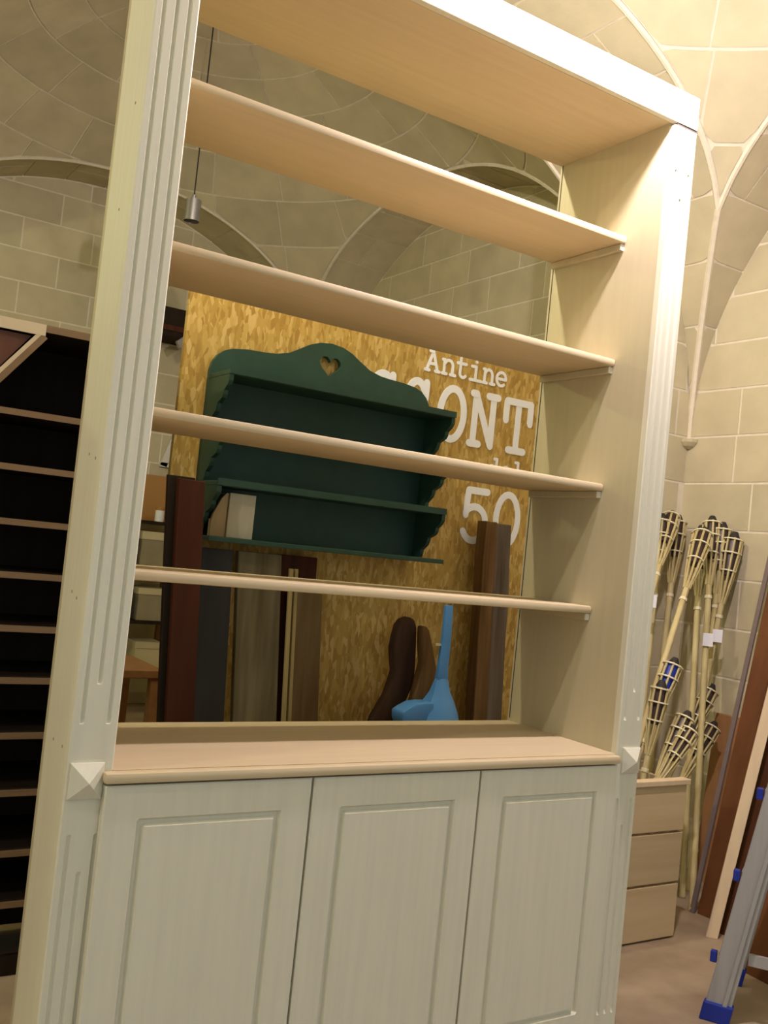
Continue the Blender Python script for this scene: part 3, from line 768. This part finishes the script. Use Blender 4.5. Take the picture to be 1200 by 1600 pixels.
build('cabinet_rail', MB().box(1.45, 2.30, 5.245, 5.2598, 2.90, 2.94), 'mahogany', cb)
build('steel_strut', MB().obox((1.96, 5.20, 2.82), (.17, 0, .15), (.03, 0, -.05), (0, .04, 0)), 'steel', cb)
ea = thing('display_frame', 'white slanted frame with a dark green board on the far wall beside the strand board', 'frame', (2.1, 5.57, 1.86))
build('slanted_post', MB().obox((2.065, 5.565, 1.895), (.235, 0, .76), (.055, 0, -.015), (0, .028, 0)), 'whiteboard', ea)
build('green_board', MB().prism([(2.13, 1.97), (2.42, 1.92), (2.44, 2.42), (2.26, 2.42)], (0, 5.572, 0), (1, 0, 0), (0, 0, 1), (0, .02, 0)), 'darkgreen', ea)
build('label_card', MB().box(2.19, 2.25, 5.567, 5.5715, 2.13, 2.163), 'paper', ea)
build('foot_bar', MB().box(2.065, 2.42, 5.565, 5.59, 1.88, 1.915), 'whiteboard', ea)

# ------------------------------------------------------------------ right-hand corner: crate, bamboo torches, boards, ladder
ck = thing('pine_crate', 'raw pine crate of wide boards on the floor right of the bookcase', 'crate', (2.3, .8, 0))
KX0, KX1, KY0, KY1 = 1.98, 2.628, .64, .98
for z0, z1 in ((.008, .212), (.222, .412), (.422, .600)):
    for y in (KY0, KY1 - .02): build('plank', MB().box(KX0, KX1, y, y + .02, z0, z1), 'pine', ck, bevel=.002)
    for x in (KX0, KX1 - .02): build('plank', MB().box(x, x + .02, KY0 + .0203, KY1 - .0203, z0, z1), 'pine', ck, bevel=.002)
build('rim', MB().box(KX0 - .012, KX1 + .008, KY0 - .012, KY0 + .03, .6003, .622), 'palepine', ck, bevel=.003)
build('rim', MB().box(KX0 - .012, KX1 + .008, KY1 - .03, KY1 + .012, .6003, .622), 'palepine', ck, bevel=.003)
for x in (KX0 + .0203, KX1 - .0553):
    for y in (KY0 + .0203, KY1 - .0553): build('corner_post', MB().box(x, x + .035, y, y + .035, .0, .599), 'pine', ck)
build('bottom', MB().box(KX0 + .0203, KX1 - .0203, KY0 + .0557, KY1 - .0557, .008, .024), 'pine', ck)

def torch(foot, top, label, group, size=1.0, can='can', tagpos=None):
    foot, top = Vector(foot), Vector(top); ax = (top - foot); Ln = ax.length; ax.normalize()
    r = thing('bamboo_torch', label, 'torch', foot, group)
    a = ax.orthogonal().normalized(); b = ax.cross(a)
    H = .29 * size; base = Ln - H - .03
    rad = .0145 * size; pts = []; rs = []; s = 0; k = 0
    while s < base - .05:
        pts += [foot + ax * s, foot + ax * (s + .012), foot + ax * (s + .02)]; rs += [rad, rad * 1.16, rad]
        s += .24 + .03 * (k % 3); k += 1
    pts.append(foot + ax * base); rs.append(rad)
    build('pole', MB().tube(pts, rs, 9), 'bamboo', r, smooth=True)
    n = 8
    R = lambda h: rad * .85 + (.044 * size - rad) * min(1, h / .75) ** .8
    for k in range(n):
        u = a * math.cos(2 * math.pi * k / n) + b * math.sin(2 * math.pi * k / n)
        P = [foot + ax * (base - .03 + (H + .03) * h) + u * R(h) for h in (0, .35, .75, 1)]
        build('slat', MB().tube(P, .0052 * size, 5), 'bamboo', r)
    for h in (.45, .75, .98):
        m = 16; P = []; vs = []; fs = []
        rr_ = R(h) + .003
        for j in range(m):
            u = a * math.cos(2 * math.pi * j / m) + b * math.sin(2 * math.pi * j / m)
            c = foot + ax * (base + H * h)
            vs += [c + u * (rr_ + .004) - ax * .003, c + u * (rr_ + .004) + ax * .003, c + u * (rr_ - .003) + ax * .003, c + u * (rr_ - .003) - ax * .003]
        for j in range(m):
            for q in range(4): fs.append((j * 4 + q, j * 4 + (q + 1) % 4, ((j + 1) % m) * 4 + (q + 1) % 4, ((j + 1) % m) * 4 + q))
        build('cane_band', MB().add(vs, fs), 'bambootie', r)
    build('pole_tie', MB().tube([foot + ax * (base - .10), foot + ax * (base - .085)], rad * 1.25, 9), 'bambootie', r)
    c0 = foot + ax * (base + H * .38)
    cn = build('fuel_can', MB().tube([c0, foot + ax * (base + H * .95), foot + ax * (base + H * 1.0)], [.026 * size, .035 * size, .03 * size], 12), can, r, smooth=True)
    build('wick_cap', MB().tube([foot + ax * (base + H * 1.003), foot + ax * (base + H * 1.04), foot + ax * (base + H * 1.12)], [.026 * size, .024 * size, .013 * size], 10), 'wick', cn, smooth=True)
    if tagpos:
        c = foot + ax * (Ln * tagpos)
        build('price_tag', MB().obox(c + Vector((-.040, -.016, -.03)), (.036, -.028, 0), (0, .0015, 0), (0, .0, .06)), 'paper', r)
    return r
GT = 'tall bamboo torches in the corner'
torch((2.86, 1.12, 0), (3.195, 1.40, 1.715), 'leftmost tall bamboo torch, partly hidden by the bookcase pillar', GT)
torch((2.10, .70, .03), (3.275, 1.41, 1.735), 'second tall bamboo torch from the bookcase, its foot in the pine crate', GT, tagpos=.74)
torch((3.04, 1.20, 0), (3.345, 1.43, 1.725), 'third tall bamboo torch from the bookcase, at the very back', GT)
torch((2.19, .72, .03), (3.215, 1.15, 1.655), 'tall bamboo torch slanting most, its foot in the pine crate', GT)
torch((3.06, .965, 0), (3.335, 1.27, 1.675), 'tall bamboo torch with its foot on the floor just right of the crate', GT)
torch((2.956, .825, 0), (3.365, 1.235, 1.725), 'tall bamboo torch in front, right of the crate, with the longest visible pole', GT, tagpos=.66)
torch((3.17, 1.02, 0), (3.392, 1.190, 1.700), 'second bamboo torch from the right, leaning on the stone wall', GT)
torch((3.10, 1.09, 0), (3.392, 1.115, 1.655), 'rightmost tall bamboo torch, leaning on the stone wall', GT, tagpos=.70)
GS = 'short bamboo torches around the crate'
torch((2.47, .80, .03), (2.615, .80, .985), 'short bamboo torch in the crate nearest the bookcase pillar', GS, .85)
torch((2.34, .88, .03), (2.80, .90, 1.065), 'short bamboo torch with a blue-green can standing tallest in the crate', GS, .9, 'darkblue')
torch((2.27, .76, .03), (2.745, .76, .865), 'short bamboo torch leaning over the crate rim in front', GS, .85)
torch((2.10, .725, .03), (2.74, .725, .815), 'lowest short bamboo torch lying across the crate rim', GS, .8)
torch((2.80, 1.13, 0), (3.31, 1.10, .925), 'upper of the two short torches leaning right behind the tall poles', GS, .9)
torch((2.74, 1.06, 0), (3.30, 1.06, .755), 'lower of the two short torches leaning right behind the tall poles', GS, .9)

def plank3(name, label, cat, a, b, wv, tv, mat, group=None):
    """plank from foot a to top b, width vector wv, thickness vector tv"""
    o = build(name, MB().obox(a, Vector(b) - Vector(a), wv, tv), mat, None, a, bevel=.002)
    return tag(o, label, cat, group)
GB = 'boards leaning on the right wall'
plank3('orange_board', 'orange-brown board against the wall behind the bamboo torches', 'board', (3.345, 1.145, 0), (3.405, 1.145, .785), (0, -.28, 0), (.018, 0, 0), 'orangeboard', GB)
plank3('red_brown_board', 'wide red-brown board with a grey strip at its left edge leaning on the stone wall', 'board', (2.960, .80, 0), (3.425, .905, 1.58), (0.02, -.30, 0), (.016, 0, 0.004), 'redboard', GB)
plank3('grey_strip', 'narrow grey strip along the left edge of the red-brown board', 'strip', (2.940, .826, 0), (3.405, .931, 1.58), (0.001, -.022, 0), (.014, 0, 0.004), 'greyedge', GB)
plank3('dark_brown_board', 'darker brown board leaning in front of the wide red-brown board', 'board', (2.86, .655, 0), (3.31, .728, 1.50), (.02, -.26, 0), (.016, 0, .004), 'brownboard', GB)
plank3('pale_pine_plank', 'long pale pine plank leaning beside the ladder', 'plank', (2.770, .60, 0), (3.175, .640, 1.35), (.030, -.034, 0), (.022, .018, -.006), 'palepine', GB)
plank3('low_red_board', 'red-brown board lying low behind the ladder foot', 'board', (2.632, .336, 0), (2.80, .37, .50), (-.02, -.32, 0), (.03, 0, -.01), 'redboard', GB)

ld = thing('stepladder', 'aluminium stepladder with blue plastic caps at the right edge', 'ladder', (2.17, .09, 0))
rv = Vector((.857, .515, 0)); lv = Vector((.515, -.857, 0))
f0 = Vector((2.161, .122, 0)); up = (lv * .178 + Vector((0, 0, 1))).normalized()
LL = 1.75
for k, off in enumerate((0, .36)):
    p = f0 + rv * off
    s = build('stile', MB().obox(p + up * .04, up * LL, lv * .080, rv * .022), 'alu', ld, bevel=.003)
    build('stile_rib', MB().obox(p + up * .04 - rv * .010 + lv * .052, up * LL, lv * .014, rv * .0098), 'alu', s, bevel=.002)
    build('foot_cap', MB().obox(p - lv * .006 - rv * .012, up * .06, lv * .092, rv * .036), 'darkblue', ld, bevel=.004)
    q = p + lv * .95
    top = f0 + rv * off + up * (LL - .1) + lv * .085
    build('rear_stile', MB().obox(q, top - q, lv * .035, rv * .02), 'alu', ld, bevel=.003)
for j in range(6):
    c = f0 + up * (.185 + .275 * j)
    tr = build('tread', MB().obox(c + rv * .0225 + lv * .002, lv * .074, rv * .337, (0, 0, .03)), 'alu', ld)
    build('tread_cap', MB().obox(c - lv * .021, lv * .0205, rv * .022, (0, 0, .036)), 'darkblue', tr, bevel=.003)
build('cross_bar', MB().obox(f0 + rv * .03 + lv * .125 + Vector((0, 0, .19)), lv * .62 + Vector((0, 0, .02)), (0, 0, .035), rv * .016), 'alu', ld)
